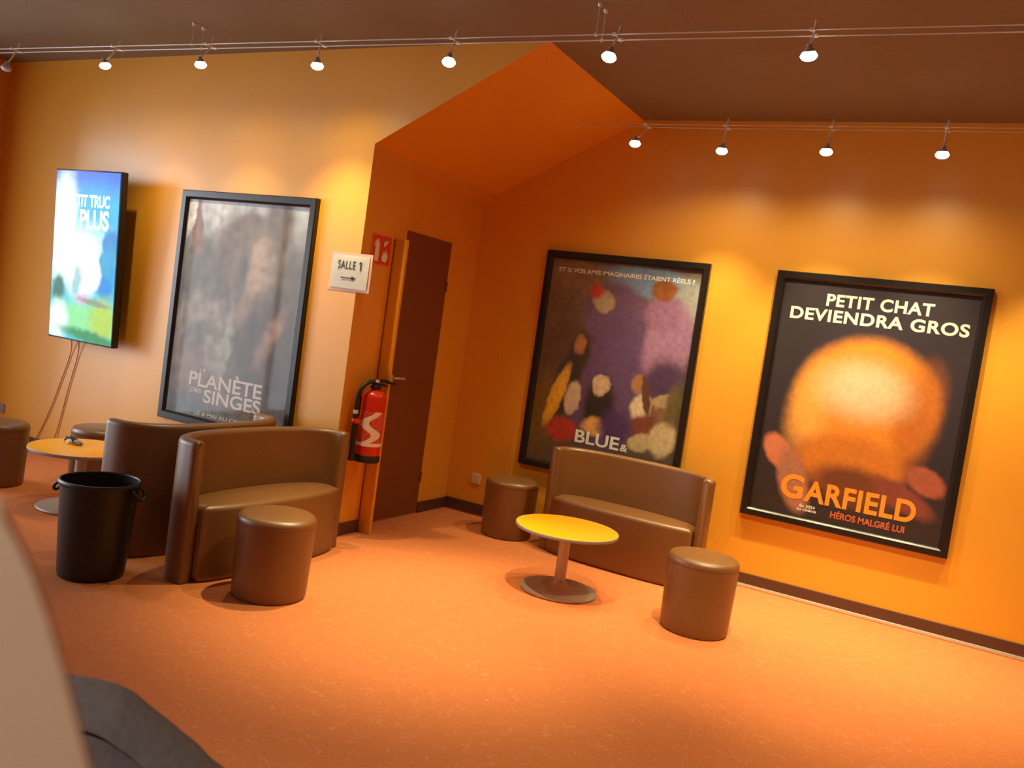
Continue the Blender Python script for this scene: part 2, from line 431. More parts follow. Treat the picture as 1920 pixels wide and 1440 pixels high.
def seat_outline(inset, k=44):
    a = SL-TH-.004-inset; b = SD-TH-.004-inset; back = shell_curve(a, b, ext=0.0, k=k)
    fr = []
    for i in range(1, k):
        t = PI*i/k; c, s = math.cos(PI+t), math.sin(t)
        v = (.135-inset)*abs(s)**(2/2.6)
        wide = 1+(.046/a)*min(1, max(0, (v-.052)/.02))
        fr.append(Vector((a*wide*math.copysign(abs(c)**(2/2.6), c), v)))
    return back+fr
def loft_stack(bm, levels, fn):
    rings = [[bm.verts.new((p.x, p.y, z)) for p in fn(ins)] for ins, z in levels]
    n = len(rings[0])
    for A, B in zip(rings, rings[1:]):
        for k in range(n): bm.faces.new((A[k], B[k], B[(k+1) % n], A[(k+1) % n]))
    bm.faces.new(rings[0][::-1]); bm.faces.new(rings[-1])
    return bm
def make_settee(label):
    t = thing('curved_settee', label, 'sofa', group='curved brown settees')
    link('backrest', backrest_bm(), M_leather, t, 40)
    lv = [(.016, .0), (.004, .012), (0, .04), (0, SEAT-.034)]
    for k in range(1, 6): a = PI/2*k/5; lv.append((.030*(1-math.cos(a)), SEAT-.034+.030*math.sin(a)))
    lv += [(.07, SEAT+.001), (.12, SEAT+.003)]
    link('seat', loft_stack(bmesh.new(), lv, seat_outline), M_leather, t, 50)
    return t
def make_stool(label):
    t = thing('round_stool', label, 'stool', group='round brown stools')
    body = [(.0, 0), (.176, 0), (.184, .006), (.187, .02), (.190, .12), (.194, .25), (.1965, .36), (.1968, .376)]
    link('body', lathe(bmesh.new(), body+[(0, .376)], 56), M_leather, t, 50)
    top = [(0, .3762), (.1955, .3762), (.1972, .379), (.1968, .388)]
    for k in range(1, 8): a = PI/2*k/8; top.append((.1968-.034*(1-math.cos(a)), .388+.034*math.sin(a)))
    top += [(.14, .4265), (.09, .429), (0, .430)]
    link('seat_top', lathe(bmesh.new(), top, 56), M_leather, t, 50)
    return t
def dup(root, loc, rotz, label):
    r = root.copy(); COL.objects.link(r); r.location = loc; r.rotation_euler = (0, 0, rotz); r['label'] = label
    for ch in list(root.children):
        c = ch.copy(); COL.objects.link(c); c.parent = r
        for g in list(ch.children):
            d = g.copy(); COL.objects.link(d); d.parent = c
    return r
# settee local frame: +y is the way it faces
s0 = make_settee('brown curved two-seat settee in front of the purple and blue poster, facing the yellow table')
s0.location = (1.575, 1.165, 0); s0.rotation_euler = (0, 0, PI-.035)
d2 = dup(s0, (.125, -.685, 0), -PI/2, 'brown curved settee facing right, its open seat left of the fire extinguisher')
d2.scale = (1.035, 1, 1)
dup(s0, (-.505, -.70, 0), PI/2+.03, 'brown curved settee seen from behind, its dark back rising behind the black bin')
k0 = make_stool('brown round stool at the right front, nearest the large dark poster with white capitals')
k0.location = (2.352, .387, 0)
for loc, a, lb in (((.528, -1.033, 0), .4, 'brown round stool in front of the left settee with the open seat'),
                   ((.668, 1.245, 0), 1.1, 'brown round stool in the corner between the cream socket and the right settee'),
                   ((-2.155, -.892, 0), 1.9, 'brown round stool cut off by the left picture edge'),
                   ((-1.80, -.36, 0), 2.7, 'brown round stool mostly hidden behind the left yellow table')):
    dup(k0, loc, a, lb)

def make_table(label):
    t = thing('pedestal_table', label, 'table', group='yellow pedestal tables')
    h, r = .391, .310
    tp = link('tabletop', lathe(bmesh.new(), [(0, h-.018), (r-.004, h-.018), (r-.004, h-.001), (r-.006, h), (0, h)], 72), M_yellow, t, 30)
    link('edge_band', lathe(bmesh.new(), [(r-.004, h-.019), (r-.001, h-.019), (r, h-.017), (r, h-.003), (r-.001, h-.001), (r-.004, h-.001), (r-.004, h-.019)], 72), M_edge, tp, 40)
    link('mounting_plate', lathe(bmesh.new(), [(0, h-.03), (.12, h-.03), (.12, h-.0185), (0, h-.0185)], 32), M_steel, t, 30)
    link('column', lathe(bmesh.new(), [(0, .05), (.034, .05), (.034, h-.03), (0, h-.03)], 32), M_steel, t, 40)
    link('base', lathe(bmesh.new(), [(0, 0), (.222, 0), (.231, .004), (.233, .010), (.230, .017), (.20, .023), (.12, .032), (.07, .040), (.050, .050), (.038, .068), (.034, .075), (0, .075)], 72), M_steel, t, 50)
    return t
t0 = make_table('round yellow table on grey pedestal, in front of the right settee')
t0.location = (1.529, .348, 0)
dup(t0, (-1.341, -.826, 0), .5, 'round yellow table at the left with a crumpled wrapper on it')

# crumpled wrapper on the left table
def wrapper(m, c, s, seed):
    rnd = random.Random(seed); bm = bmesh.new(); bmesh.ops.create_icosphere(bm, subdivisions=3, radius=1)
    for v in bm.verts:
        k = 1+rnd.uniform(-.28, .28); v.co = Vector((v.co.x*s[0]*k, v.co.y*s[1]*k, max(v.co.z*s[2]*k, -s[2]*.9)))+Vector(c)
    return bm
w = thing('crumpled_wrapper', 'small crumpled dark and white wrapper lying on the left yellow table', 'wrapper', (-1.50, -.80, .391))
link('foil', wrapper(M_dark, (0, 0, .018), (.04, .03, .02), 3), M_dark, w)
link('paper_scrap', wrapper(M_white, (.03, -.035, .013), (.022, .016, .014), 5), M_white, w)
link('clear_film', wrapper(M_edge, (.085, -.01, .014), (.035, .025, .015), 8), M_edge, w)

# black bin
b = thing('waste_bin', 'black open plastic waste bin standing behind the settees at left', 'bin', (-.215, -1.512, 0), .50)
link('bin_body', lathe(bmesh.new(), [(0, 0), (.145, 0), (.152, .006), (.157, .03), (.170, .24), (.180, .44), (.182, .47), (.178, .47), (.166, .24), (.152, .03), (.145, .012), (0, .012)], 56), M_binpl, b, 45)
rim = [(.181, .462), (.188, .462), (.192, .468), (.192, .478), (.188, .485), (.180, .486), (.177, .482), (.1785, .470), (.181, .462)]
link('rim', lathe(bmesh.new(), rim, 56), M_binpl, b, 50)
for s in (-1, 1):
    bm = tube(bmesh.new(), smooth_path([(s*.183, -.05, .455), (s*.200, -.05, .44), (s*.212, -.03, .415), (s*.214, 0, .405), (s*.212, .03, .415), (s*.200, .05, .44), (s*.183, .05, .455)], 5), .008, 8)
    link('handle', bm, M_binpl, b, 60)

# ------------------------------------------------------------------ framed posters
PW, PH = 1.27, 1.6566
def frame_bm(w, h, fw, dep):
    bm = bmesh.new()
    prof = [(0, 0), (0, -dep+.006), (.006, -dep), (fw-.016, -dep), (fw-.006, -dep+.008), (fw, -dep+.02), (fw, 0)]  # (inset, y)
    rings = []
    for sx, sz in ((-1, -1), (1, -1), (1, 1), (-1, 1)):
        rings.append([bm.verts.new((sx*(w/2-i), y, sz*(h/2-i))) for i, y in prof])
    for a in range(4):
        A, B = rings[a], rings[(a+1) % 4]
        for k in range(len(prof)-1): bm.faces.new((A[k], B[k], B[k+1], A[k+1]))
    return bm
def framed_poster(label, loc, print_m, fw=.056):
    t = thing('framed_poster', label, 'poster', loc, group='framed film posters')
    link('frame', frame_bm(PW, PH, fw, .04), M_frame, t, 25)
    link('backing_board', nb(-PW/2+.01, -.012, -PH/2+.01, PW/2-.01, -.001, PH/2-.01), M_dark, t)
    p = link('print', nb(-PW/2+fw*.7, -.0145, -PH/2+fw*.7, PW/2-fw*.7, -.0125, PH/2-fw*.7), print_m, t)
    link('glazing', nb(-PW/2+fw*.8, -.0225, -PH/2+fw*.8, PW/2-fw*.8, -.0200, PH/2-fw*.8), M_glass, t)
    return t, p

M_p2 = print_mat('dark_print', (40, 28, 30), [
 (0.057,0.233,0.620,0.680,0,0.90,(42,36,52)),
 (0.024,0.039,0.420,0.400,0,0.14,(226,140,42)),
 (0.330,-0.015,0.120,0.288,8,0.60,(190,104,28)),
 (-0.293,-0.032,0.120,0.280,8,0.60,(240,165,74)),
 (-0.009,-0.366,0.330,0.180,0,0.25,(205,120,35)),
 (0.046,-0.512,0.264,0.125,5,0.40,(110,56,25)),
 (0.010,0.110,0.250,0.170,4,0.60,(226,196,160)),
 (-0.454,-0.365,0.080,0.126,-35,0.20,(205,120,85)),
 (-0.333,-0.539,0.092,0.210,-20,0.25,(170,110,85)),
 (0.447,-0.392,0.122,0.079,28,0.20,(165,85,62)),
 (0.330,-0.518,0.203,0.073,25,0.30,(130,62,50))], warp=.012, wscale=26, mottle=.10, mscale=40)
M_p1 = print_mat('purple_print', (92, 72, 60), [
 (-0.433,0.472,0.242,0.320,8,0.50,(112,92,80)),
 (-0.349,0.642,0.264,0.117,5,0.60,(130,105,80)),
 (0.219,0.657,0.351,0.114,8,0.30,(110,138,175)),
 (0.515,0.535,0.114,0.167,8,0.50,(150,150,150)),
 (-0.369,0.074,0.176,0.280,8,0.50,(88,62,48)),
 (-0.482,-0.353,0.132,0.280,8,0.50,(110,80,30)),
 (-0.029,0.397,0.238,0.236,8,0.20,(104,74,112)),
 (0.030,-0.109,0.315,0.507,8,0.22,(92,66,110)),
 (0.408,0.219,0.175,0.314,8,0.22,(152,112,150)),
 (0.431,-0.046,0.156,0.167,8,0.40,(72,48,84)),
 (0.353,0.441,0.148,0.133,8,0.30,(140,98,136)),
 (-0.120,0.485,0.092,0.078,40,0.20,(165,145,120)),
 (-0.192,0.557,0.056,0.051,0,0.30,(180,60,50)),
 (0.326,0.610,0.094,0.076,0,0.20,(140,80,35)),
 (-0.256,0.089,0.086,0.164,5,0.30,(60,40,35)),
 (-0.331,-0.165,0.106,0.240,8,0.25,(48,36,40)),
 (-0.263,-0.256,0.062,0.125,6,0.20,(190,170,150)),
 (-0.397,-0.257,0.057,0.248,16,0.20,(210,155,40)),
 (-0.260,0.149,0.047,0.072,0,0.30,(160,105,70)),
 (-0.049,-0.281,0.118,0.214,0,0.30,(34,26,30)),
 (-0.052,-0.129,0.071,0.078,0,0.20,(195,170,145)),
 (-0.054,-0.442,0.101,0.070,0,0.30,(215,160,95)),
 (-0.320,-0.510,0.129,0.088,0,0.25,(170,50,45)),
 (0.281,-0.245,0.078,0.106,10,0.25,(205,190,165)),
 (0.234,-0.077,0.052,0.068,0,0.30,(165,115,80)),
 (0.308,-0.162,0.032,0.152,-12,0.30,(90,55,35)),
 (0.322,-0.374,0.109,0.076,0,0.30,(120,60,45)),
 (0.449,-0.226,0.086,0.096,-15,0.25,(130,90,65)),
 (0.455,-0.167,0.101,0.046,-18,0.25,(165,145,115)),
 (0.474,-0.443,0.101,0.130,8,0.20,(195,175,140)),
 (0.320,-0.492,0.104,0.068,-20,0.20,(190,170,130)),
 (0.100,-0.414,0.123,0.114,0,0.40,(70,45,100)),
 (0.520,-0.185,0.057,0.148,8,0.50,(95,85,45))], warp=.025, wscale=18, mottle=.18, mscale=30)
M_pA = print_mat('grey_brown_print', (70, 58, 50), [(*q[:6], tuple(255*1.25*(.55*(c/255)+.45*sum(q[6])/765)**1.3 for c in q[6])) for q in [
 (-0.293,0.602,0.364,0.259,0,0.60,(140,140,146)),
 (0.503,0.618,0.184,0.238,8,0.60,(128,132,142)),
 (0.053,0.697,0.175,0.072,0,0.50,(135,140,155)),
 (-0.376,0.293,0.270,0.266,8,0.50,(92,82,72)),
 (-0.461,0.572,0.054,0.222,-8,0.30,(120,78,58)),
 (-0.547,0.662,0.044,0.148,8,0.40,(160,160,160)),
 (0.333,0.642,0.120,0.175,-15,0.40,(95,75,65)),
 (0.508,0.159,0.207,0.420,6,0.50,(88,72,62)),
 (0.055,0.441,0.310,0.288,6,0.25,(100,74,58)),
 (0.137,0.193,0.300,0.396,6,0.40,(92,72,58)),
 (0.130,0.300,0.170,0.250,6,0.50,(140,112,90)),
 (0.153,-0.026,0.140,0.115,6,0.50,(150,122,95)),
 (0.022,0.273,0.070,0.198,6,0.50,(86,74,66)),
 (0.294,-0.154,0.288,0.324,6,0.50,(80,58,48)),
 (0.342,-0.148,0.058,0.216,28,0.60,(130,92,66)),
 (-0.317,-0.158,0.297,0.266,6,0.25,(120,104,92)),
 (-0.278,-0.459,0.329,0.333,6,0.40,(94,80,72)),
 (-0.289,-0.231,0.180,0.111,6,0.60,(90,82,74)),
 (-0.168,-0.309,0.104,0.148,-8,0.50,(120,108,98)),
 (-0.048,-0.237,0.042,0.278,4,0.60,(118,112,108)),
 (-0.418,-0.441,0.165,0.190,6,0.60,(116,90,80)),
 (-0.287,-0.729,0.424,0.111,8,0.60,(76,80,80)),
 (0.495,-0.487,0.282,0.210,6,0.50,(76,54,46))]], warp=.06, wscale=9, mottle=.35, mscale=14, gain=1.75)
M_txtgrey = mat('pale_grey_ink', rgb(198, 182, 172), .7)
M_txtdim = mat('dim_brown_ink', rgb(140, 108, 92), .7)
M_txtwhite = mat('white_ink', rgb(238, 234, 226), .7)
M_txtorange = mat('orange_ink', rgb(240, 150, 36), .7)
M_txtred = mat('dull_orange_ink', rgb(200, 98, 52), .7)
TY = -.0145
t, p = framed_poster('large grey-brown poster in a black frame on the left wall, lettered PLANÈTE SINGES', (-1.019, 0, 1.348), M_pA, .062)
lettering('lettering', 'PLANÈTE', M_txtgrey, p, -.368, .339, -.550, -.425, TY, .018)
lettering('lettering', 'SINGES', M_txtgrey, p, -.205, .344, -.655, -.560, TY, .018)
lettering('lettering', 'LA', M_txtgrey, p, -.269, -.214, -.442, -.415, TY, .01)
lettering('lettering', 'DES', M_txtgrey, p, -.345, -.235, -.595, -.565, TY, .01)
lettering('lettering', 'LE NOUVEAU ROYAUME', M_txtdim, p, -.208, .310, -.690, -.667, TY, .01)
lettering('lettering', 'LE 8 MAI AU CINÉMA', M_txtgrey, p, -.277, .293, -.752, -.718, TY, .012)
t, p = framed_poster('purple and blue poster in a black frame above the right settee, lettered BLUE &', (1.168, D, 1.325), M_p1)
lettering('lettering', 'ET SI VOS AMIS IMAGINAIRES ÉTAIENT RÉELS ?', M_txtwhite, p, -.523, .536, .676, .716, TY, .012)
lettering('lettering', 'BLUE', M_txtwhite, p, -.196, .157, -.582, -.486, TY, .02, tilt=-.004)
lettering('lettering', '&', M_txtwhite, p, .170, .228, -.584, -.530, TY, .02)
t, p = framed_poster('dark poster in a black frame at the far right, lettered PETIT CHAT DEVIENDRA GROS', (2.897, D, 1.325), M_p2)
lettering('lettering', 'PETIT CHAT', M_txtwhite, p, -.302, .334, .625, .706, TY, .03, space=1.08)
lettering('lettering', 'DEVIENDRA GROS', M_txtwhite, p, -.517, .544, .522, .603, TY, .03, space=1.08)
lettering('lettering', 'G', M_txtorange, p, -.398, -.255, -.661, -.500, TY, .03)
lettering('lettering', 'ARFIELD', M_txtorange, p, -.245, .424, -.661, -.520, TY, .03, space=1.05)
lettering('lettering', 'HÉROS MALGRÉ LUI', M_txtred, p, -.066, .376, -.733, -.680, TY, .025)
lettering('lettering', 'En 2024', M_txtwhite, p, -.262, -.165, -.704, -.685, TY, .02)
lettering('lettering', 'au cinéma', M_txtwhite, p, -.277, -.153, -.727, -.708, TY, .02)

# ------------------------------------------------------------------ wall screen
tv = thing('wall_screen', 'bright upright screen showing a blue sky and green lawn, high on the left wall', 'screen', (-2.468, -.165, 1.600))
tv.rotation_euler = (math.radians(3.2), 0, 0)
bz = bmesh.new(); w2, h2 = .385, .645
box(bz, -w2, -.02, -h2, w2, .035, h2, bev=.006)
link('housing', bz, M_dark, tv, 40)
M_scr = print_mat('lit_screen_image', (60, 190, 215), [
 (-0.02,0.60,0.60,0.20,0,0.50,(0,84,250)),
 (0.10,0.327,0.40,0.20,0,0.60,(0,165,230)),
 (-0.262,0.190,0.160,0.43,2,0.35,(235,255,255)),  # pale left side: partly daylight glare, painted into the screen image
 (0.056,0.049,0.279,0.180,0,0.60,(190,250,250)),
 (0.313,0.107,0.108,0.114,0,0.30,(0,120,190)),
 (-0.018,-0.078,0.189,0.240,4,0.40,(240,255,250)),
 (0.298,-0.10,0.09,0.20,4,0.40,(20,150,200)),
 (0.238,-0.035,0.061,0.078,4,0.30,(40,150,190)),
 (0.255,-0.212,0.084,0.078,4,0.30,(20,130,210)),
 (-0.064,-0.183,0.050,0.120,4,0.50,(150,190,200)),
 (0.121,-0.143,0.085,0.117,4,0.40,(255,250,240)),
 (-0.283,-0.261,0.077,0.104,4,0.40,(60,110,100)),
 (0.050,-0.475,0.45,0.126,4,0.50,(140,220,150)),
 (0.261,-0.452,0.150,0.157,4,0.50,(170,200,80)),
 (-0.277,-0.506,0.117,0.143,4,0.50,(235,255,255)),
 (0.133,-0.600,0.366,0.047,6,0.50,(60,140,90)),
 (0.010,-0.317,0.076,0.040,0,0.50,(210,170,210)),
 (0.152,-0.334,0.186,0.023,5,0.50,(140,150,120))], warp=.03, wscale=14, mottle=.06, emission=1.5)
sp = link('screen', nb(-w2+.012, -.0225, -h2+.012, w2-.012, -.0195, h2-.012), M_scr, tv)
M_scrtxt = emit('lit_screen_lettering', (.85, 1, 1, 1), 1.3)
lettering('lettering', "UN P'TIT TRUC", M_scrtxt, sp, -.330, .270, .372, .466, -.0226, .03)
lettering('lettering', 'EN PLUS', M_scrtxt, sp, -.310, .270, .206, .354, -.0226, .03)
link('rear_housing', nb(-.27, .035, -.50, .33, .085, .38, bev=.01), M_dark, tv)
bm = nb(-.15, .08, -.2, .15, .150, .22, bev=.004)
link('wall_bracket', bm, M_dark, tv)
for nm, lb, pts in (('screen_cord', 'thin cord curving down the wall from the screen towards the left stool', [(-2.72, -.05, .99), (-2.75, -.012, .85), (-2.84, -.009, .60), (-2.94, -.009, .35), (-3.06, -.009, .12), (-3.12, -.02, .02)]),
                    ('screen_cord', 'straighter cord hanging from the screen just right of the curving one', [(-2.63, -.05, .99), (-2.66, -.012, .85), (-2.74, -.009, .55), (-2.81, -.009, .25), (-2.87, -.02, .02)])):
    tag(link(nm, tube(bmesh.new(), smooth_path(pts, 8), .0038, 8), M_cord, None, 60), lb, 'cord')

# ------------------------------------------------------------------ signs
s = thing('paper_sign', 'white paper sign reading SALLE 1 with an arrow, overhanging the wall corner', 'sign', (-.062, -.004, 1.728), 0)
bm = bmesh.new(); nx, nz = 16, 10
for sgn, yy in ((0, 0), (1, .0012)):
    pass
grid = [[bm.verts.new((-.148+.296*i/nx, -.004-.006*math.sin(3.1*i/nx)*math.sin(2.6*j/nz)-.004*abs(i/nx-j/nz), -.105+.21*j/nz)) for i in range(nx+1)] for j in range(nz+1)]
for j in range(nz):
    for i in range(nx): bm.faces.new((grid[j][i], grid[j][i+1], grid[j+1][i+1], grid[j+1][i]))
bmesh.ops.solidify(bm, geom=bm.faces[:], thickness=.0008)
pp = link('paper', bm, M_paper, s, 60)
M_film = mat('pinkish_laminate_edge', rgb(225, 170, 140), .25)
link('laminate_border', nb(-.166, .0, -.122, .166, .002, .122), M_film, s)
lettering('lettering', 'SALLE', M_ink, pp, -.096, .046, .018, .070, -.0125, .0, depth=.0008, space=1.1)
link('lettering', prism(bmesh.new(), [(.084, .012), (.093, .012), (.093, .070), (.085, .070), (.073, .058), (.077, .053), (.084, .059)], 'y', -.0133, -.0125), M_ink, pp)
bm = prism(bmesh.new(), [(-.062, -.036), (.030, -.036), (.030, -.043), (-.062, -.043)], 'y', -.0134, -.0126)
prism(bm, [(.026, -.026), (.058, -.0395), (.026, -.053)], 'y', -.0134, -.0126)
link('arrow', bm, M_ink, pp)

e = thing('fire_sign', 'red fire extinguisher sign with white symbols, above the extinguisher', 'sign', (0, .197, 1.905))
link('sign_plate', nb(0, -.105, -.100, .003, .105, .100), M_signred, e)
bo = bmesh.new()
for a in ((-.105, -.1, -.098, .1), (.098, -.1, .105, .1)): box(bo, .003, a[0], a[1], .0036, a[2], a[3])
for a in ((-.098, -.1, .098, -.093), (-.098, .093, .098, .1)): box(bo, .003, a[0], a[1], .0036, a[2], a[3])
link('sign_border', bo, mat('pale_red_border', rgb(235, 140, 100), .5), e)
bo = prism(bmesh.new(), [(-.062, -.075), (-.022, -.075), (-.022, .035), (-.030, .05), (-.036, .054), (-.036, .066), (-.052, .066), (-.052, .054), (-.062, .042)], 'x', .0031, .0042)
prism(bo, [(-.052, .058), (-.070, .050), (-.078, .020), (-.071, .018), (-.064, .045), (-.052, .050)], 'x', .0031, .0042)
link('extinguisher_symbol', bo, M_white, e)
bo = prism(bmesh.new(), [(.02, -.07), (.06, -.075), (.075, -.04), (.068, -.01), (.060, -.03), (.052, .01), (.042, -.02), (.030, -.005), (.014, -.045)], 'x', .0031, .0042)
prism(bo, [(.022, .03), (.036, .025), (.070, .060), (.060, .068), (.05, .058), (.044, .07), (.034, .05), (.024, .062)], 'x', .0031, .0042)
link('flame_symbol', bo, M_white, e)

# ------------------------------------------------------------------ fire extinguisher
x = thing('fire_extinguisher', 'red fire extinguisher with white swirl label, hung on the wall beside the door', 'extinguisher', (.098, .205, .515))
R = .082
link('foot_ring', lathe(bmesh.new(), [(0, 0), (R-.004, 0), (R+.003, .006), (R+.003, .045), (R, .050), (0, .050)], 40), M_black, x, 40)
pr = [(0, .05), (R, .05), (R, .42)]
for k in range(1, 8): a = PI/2*k/8; pr.append((.028+(R-.028)*math.cos(a), .42+.055*math.sin(a)))
pr += [(.028, .478), (.024, .488), (0, .488)]
link('cylinder', lathe(bmesh.new(), pr, 40), M_red, x, 40)
def label_mat():
    m = bpy.data.materials.new('swirl_label'); m.use_nodes = True
    nt = m.node_tree; L = nt.links; b = nt.nodes['Principled BSDF']; b.inputs['Roughness'].default_value = .35
    at = nt.nodes.new('ShaderNodeUVMap')
    sx = nt.nodes.new('ShaderNodeSeparateXYZ'); L.new(at.outputs[0], sx.inputs[0])
    def mth(op, a, c, d=None):
        n = nt.nodes.new('ShaderNodeMath'); n.operation = op
        for i, v in enumerate((a, c, d)):
            if v is None: continue
            if isinstance(v, (int, float)): n.inputs[i].default_value = v
            else: L.new(v, n.inputs[i])
        return n.outputs[0]
    u, v = sx.outputs[0], sx.outputs[1]
    cen = mth('MULTIPLY_ADD', mth('SINE', mth('MULTIPLY_ADD', v, 9.24, -1.386), 0), .17, .50)
    dist = mth('ABSOLUTE', mth('SUBTRACT', u, cen), 0)
    wave = mth('LESS_THAN', dist, mth('MULTIPLY_ADD', mth('ABSOLUTE', mth('SUBTRACT', v, .5), 0), -.12, .15))
    low = mth('LESS_THAN', v, .10)
    n = nt.nodes.new('ShaderNodeTexNoise'); n.inputs['Scale'].default_value = 26; L.new(at.outputs[0], n.inputs['Vector'])
    fld = mth('MULTIPLY', mth('GREATER_THAN', n.outputs['Fac'], .55), .45)
    mx1 = nt.nodes.new('ShaderNodeMix'); mx1.data_type = 'RGBA'; mx1.inputs[6].default_value = rgb(205, 60, 40); mx1.inputs[7].default_value = rgb(232, 160, 140)
    L.new(fld, mx1.inputs[0])
    mx2 = nt.nodes.new('ShaderNodeMix'); mx2.data_type = 'RGBA'; mx2.inputs[7].default_value = rgb(240, 228, 215)
    L.new(mth('MAXIMUM', wave, low), mx2.inputs[0]); L.new(mx1.outputs[2], mx2.inputs[6])
    L.new(mx2.outputs[2], b.inputs['Base Color'])
    return m
bm = bmesh.new(); uvl = bm.loops.layers.uv.new('UVMap')
a0, a1, z0, z1, n = -2.55, .65, .11, .34, 30
V = [[bm.verts.new(((R+.0008)*math.cos(a0+(a1-a0)*i/n), (R+.0008)*math.sin(a0+(a1-a0)*i/n), z0+(z1-z0)*j)) for i in range(n+1)] for j in (0, 1)]
for i in range(n):
    f = bm.faces.new((V[0][i], V[0][i+1], V[1][i+1], V[1][i]))
    for lp, uv in zip(f.loops, ((i/n, 0), ((i+1)/n, 0), ((i+1)/n, 1), (i/n, 1))): lp[uvl].uv = uv
link('label', bm, label_mat(), x, 60)
link('valve', lathe(bmesh.new(), [(0, .486), (.036, .486), (.036, .505), (.024, .512), (.020, .545), (0, .545)], 24), M_black, x, 40)
bm = tube(bmesh.new(), smooth_path([(0, 0, .535), (.01, .06, .540), (.016, .12, .530), (.02, .185, .518)], 5), [.013]*10+[.009]*6, 8)
tube(bm, smooth_path([(0, .02, .515), (.01, .06, .512), (.015, .10, .505)], 5), .009, 8)
link('lever', bm, M_black, x, 50)
link('safety_pin', tube(bmesh.new(), [(0, .012, .54), (.0, .012, .585)], .005, 8), M_red, x, 50)
link('gauge', lathe(bmesh.new(), [(0, .53), (.013, .53), (.013, .547), (0, .547)], 16, (.018, -.012, 0)), M_chrome, x, 40)
hs = smooth_path([(0, -.02, .53), (-.01, -.07, .525), (-.025, -.115, .48), (-.033, -.132, .40), (-.034, -.132, .30), (-.034, -.126, .22)], 8)
link('hose', tube(bmesh.new(), hs, .014, 10), M_black, x, 50)
link('nozzle', tube(bmesh.new(), [(-.034, -.127, .23), (-.034, -.122, .15), (-.034, -.118, .06), (-.034, -.116, .01)], [.017, .019, .02, .023], 12), M_black, x, 50)
bm = tube(bmesh.new(), [(-.02, -.07, .27), (-.034, -.125, .285)], .012, 8)
box(bm, -.055, -.150, .255, -.012, -.085, .285, bev=.006)
link('hose_clip', bm, M_red, x, 50)
link('hose_ferrule', lathe(bmesh.new(), [(.0145, -.012), (.017, -.012), (.017, .012), (.0145, .012), (.0145, -.012)], 14, (-.034, -.132, .33)), M_chrome, x, 40)
bm = nb(-.098, -.02, .28, -.083, .02, .42); box(bm, -.09, -.015, .36, -.02, .015, .39)
link('wall_bracket', bm, M_black, x)

# ------------------------------------------------------------------ cable lighting
def wire_y(xx): return -.455+.030*xx
ZW = 3.005
G1, G2 = 'spotlights on the front cable', 'spotlights on the rear cable'
def spotlight(label, head, wy, zw, aim, group, power, lit=True, size=120, blend=1.0, color=WARM, spill=0):
    """cable spotlight: stem clamped between the two wires, cup and bulb hanging below"""
    hx, hy, hz = head
    t = thing('cable_spotlight', label, 'spotlight', (hx, hy, hz), 0, group)
    dirv = (Vector(aim)-Vector(head)).normalized()
    q = dirv.to_track_quat('-Z', 'Y').to_matrix().to_4x4()
    dz = zw-hz; dy = wy-hy
    link('stem', tube(bmesh.new(), [(0, dy*1.25, dz+.055), (0, dy, dz), (0, dy*.35, .055), (0, 0, .030)], .0055, 8), M_chrome, t, 50)
    bm = tube(bmesh.new(), [(0, dy-.045, dz), (0, dy+.045, dz)], .004, 8)
    box(bm, -.012, dy-.046, dz-.007, .012, dy-.030, dz+.007, bev=.002); box(bm, -.012, dy+.030, dz-.007, .012, dy+.046, dz+.007, bev=.002)
    link('wire_clamp', bm, M_chrome, t)
    cup = lathe(bmesh.new(), [(.0, .034), (.010, .034), (.012, .022), (.020, .012), (.0275, -.004), (.0295, -.008), (.0275, -.008), (.018, .008), (0, .012)], 24); cup.transform(Matrix.Scale(1.15, 4))
    cup.transform(q); link('cup', cup, M_steel, t, 40)
    bl = lathe(bmesh.new(), [(0, .010), (.018, .008), (.0275, -.006), (.0275, -.011), (.022, -.019), (.013, -.024), (0, -.026)], 24); bl.transform(Matrix.Scale(1.32, 4))
    bl.transform(q); link('bulb', bl, M_bulb if lit else M_bulboff, t, 60)
    if lit:
        light('spotlight_beam', 'SPOT', Vector(head)+dirv*.040, power, color, aim=aim, spot_size=math.radians(size), spot_blend=blend, shadow_soft_size=.022)
        if spill: light('spotlight_spill', 'SPOT', Vector(head)+dirv*.040, spill, color, aim=aim, spot_size=math.radians(150), spot_blend=1.0, shadow_soft_size=.022)
    return t
A_H = [(-2.963, -.607), (-1.875, -.589), (-1.005, -.548), (-.118, -.467), (.801, -.462), (1.731, -.467), (2.652, -.412)]
A_N = ['unlit spotlight at the far left end of the front cable', 'leftmost lit spotlight of the front cable, above the wall screen',
       'second lit spotlight of the front cable, by the left ceiling hooks, above the grey-brown poster', 'third lit spotlight from the left on the front cable',
       'spotlight on the front cable left of the sloping orange soffit', 'spotlight on the front cable just right of the soffit tip and ceiling hooks',
       'spotlight furthest right on the front cable, largest and brightest against the brown ceiling']
A_AIM = [None, (-1.75, -.0, .7), (-1.0, -.0, .6), (-.25, 0, .6), (.95, -.65, 0), (1.35, -.55, 0), (2.8, .55, 0)]
A_SZ = [0, 80, 80, 80, 58, 58, 58]
A_PW = [0, 45, 60, 120, 340, 400, 330]
for i, (hx, hy) in enumerate(A_H):
    spotlight(A_N[i], (hx, hy, 2.885), wire_y(hx)-.0, ZW+.008*(-hx)*.8, A_AIM[i] or (hx-.2, hy-.3, 0), G1, A_PW[i], lit=A_AIM[i] is not None, size=A_SZ[i], blend=1.0, spill=[0, 12, 15, 20, 15, 15, 15][i])
C_H = [(1.360, .93), (1.895, 1.07), (2.535, 1.03), (3.157, 1.03)]
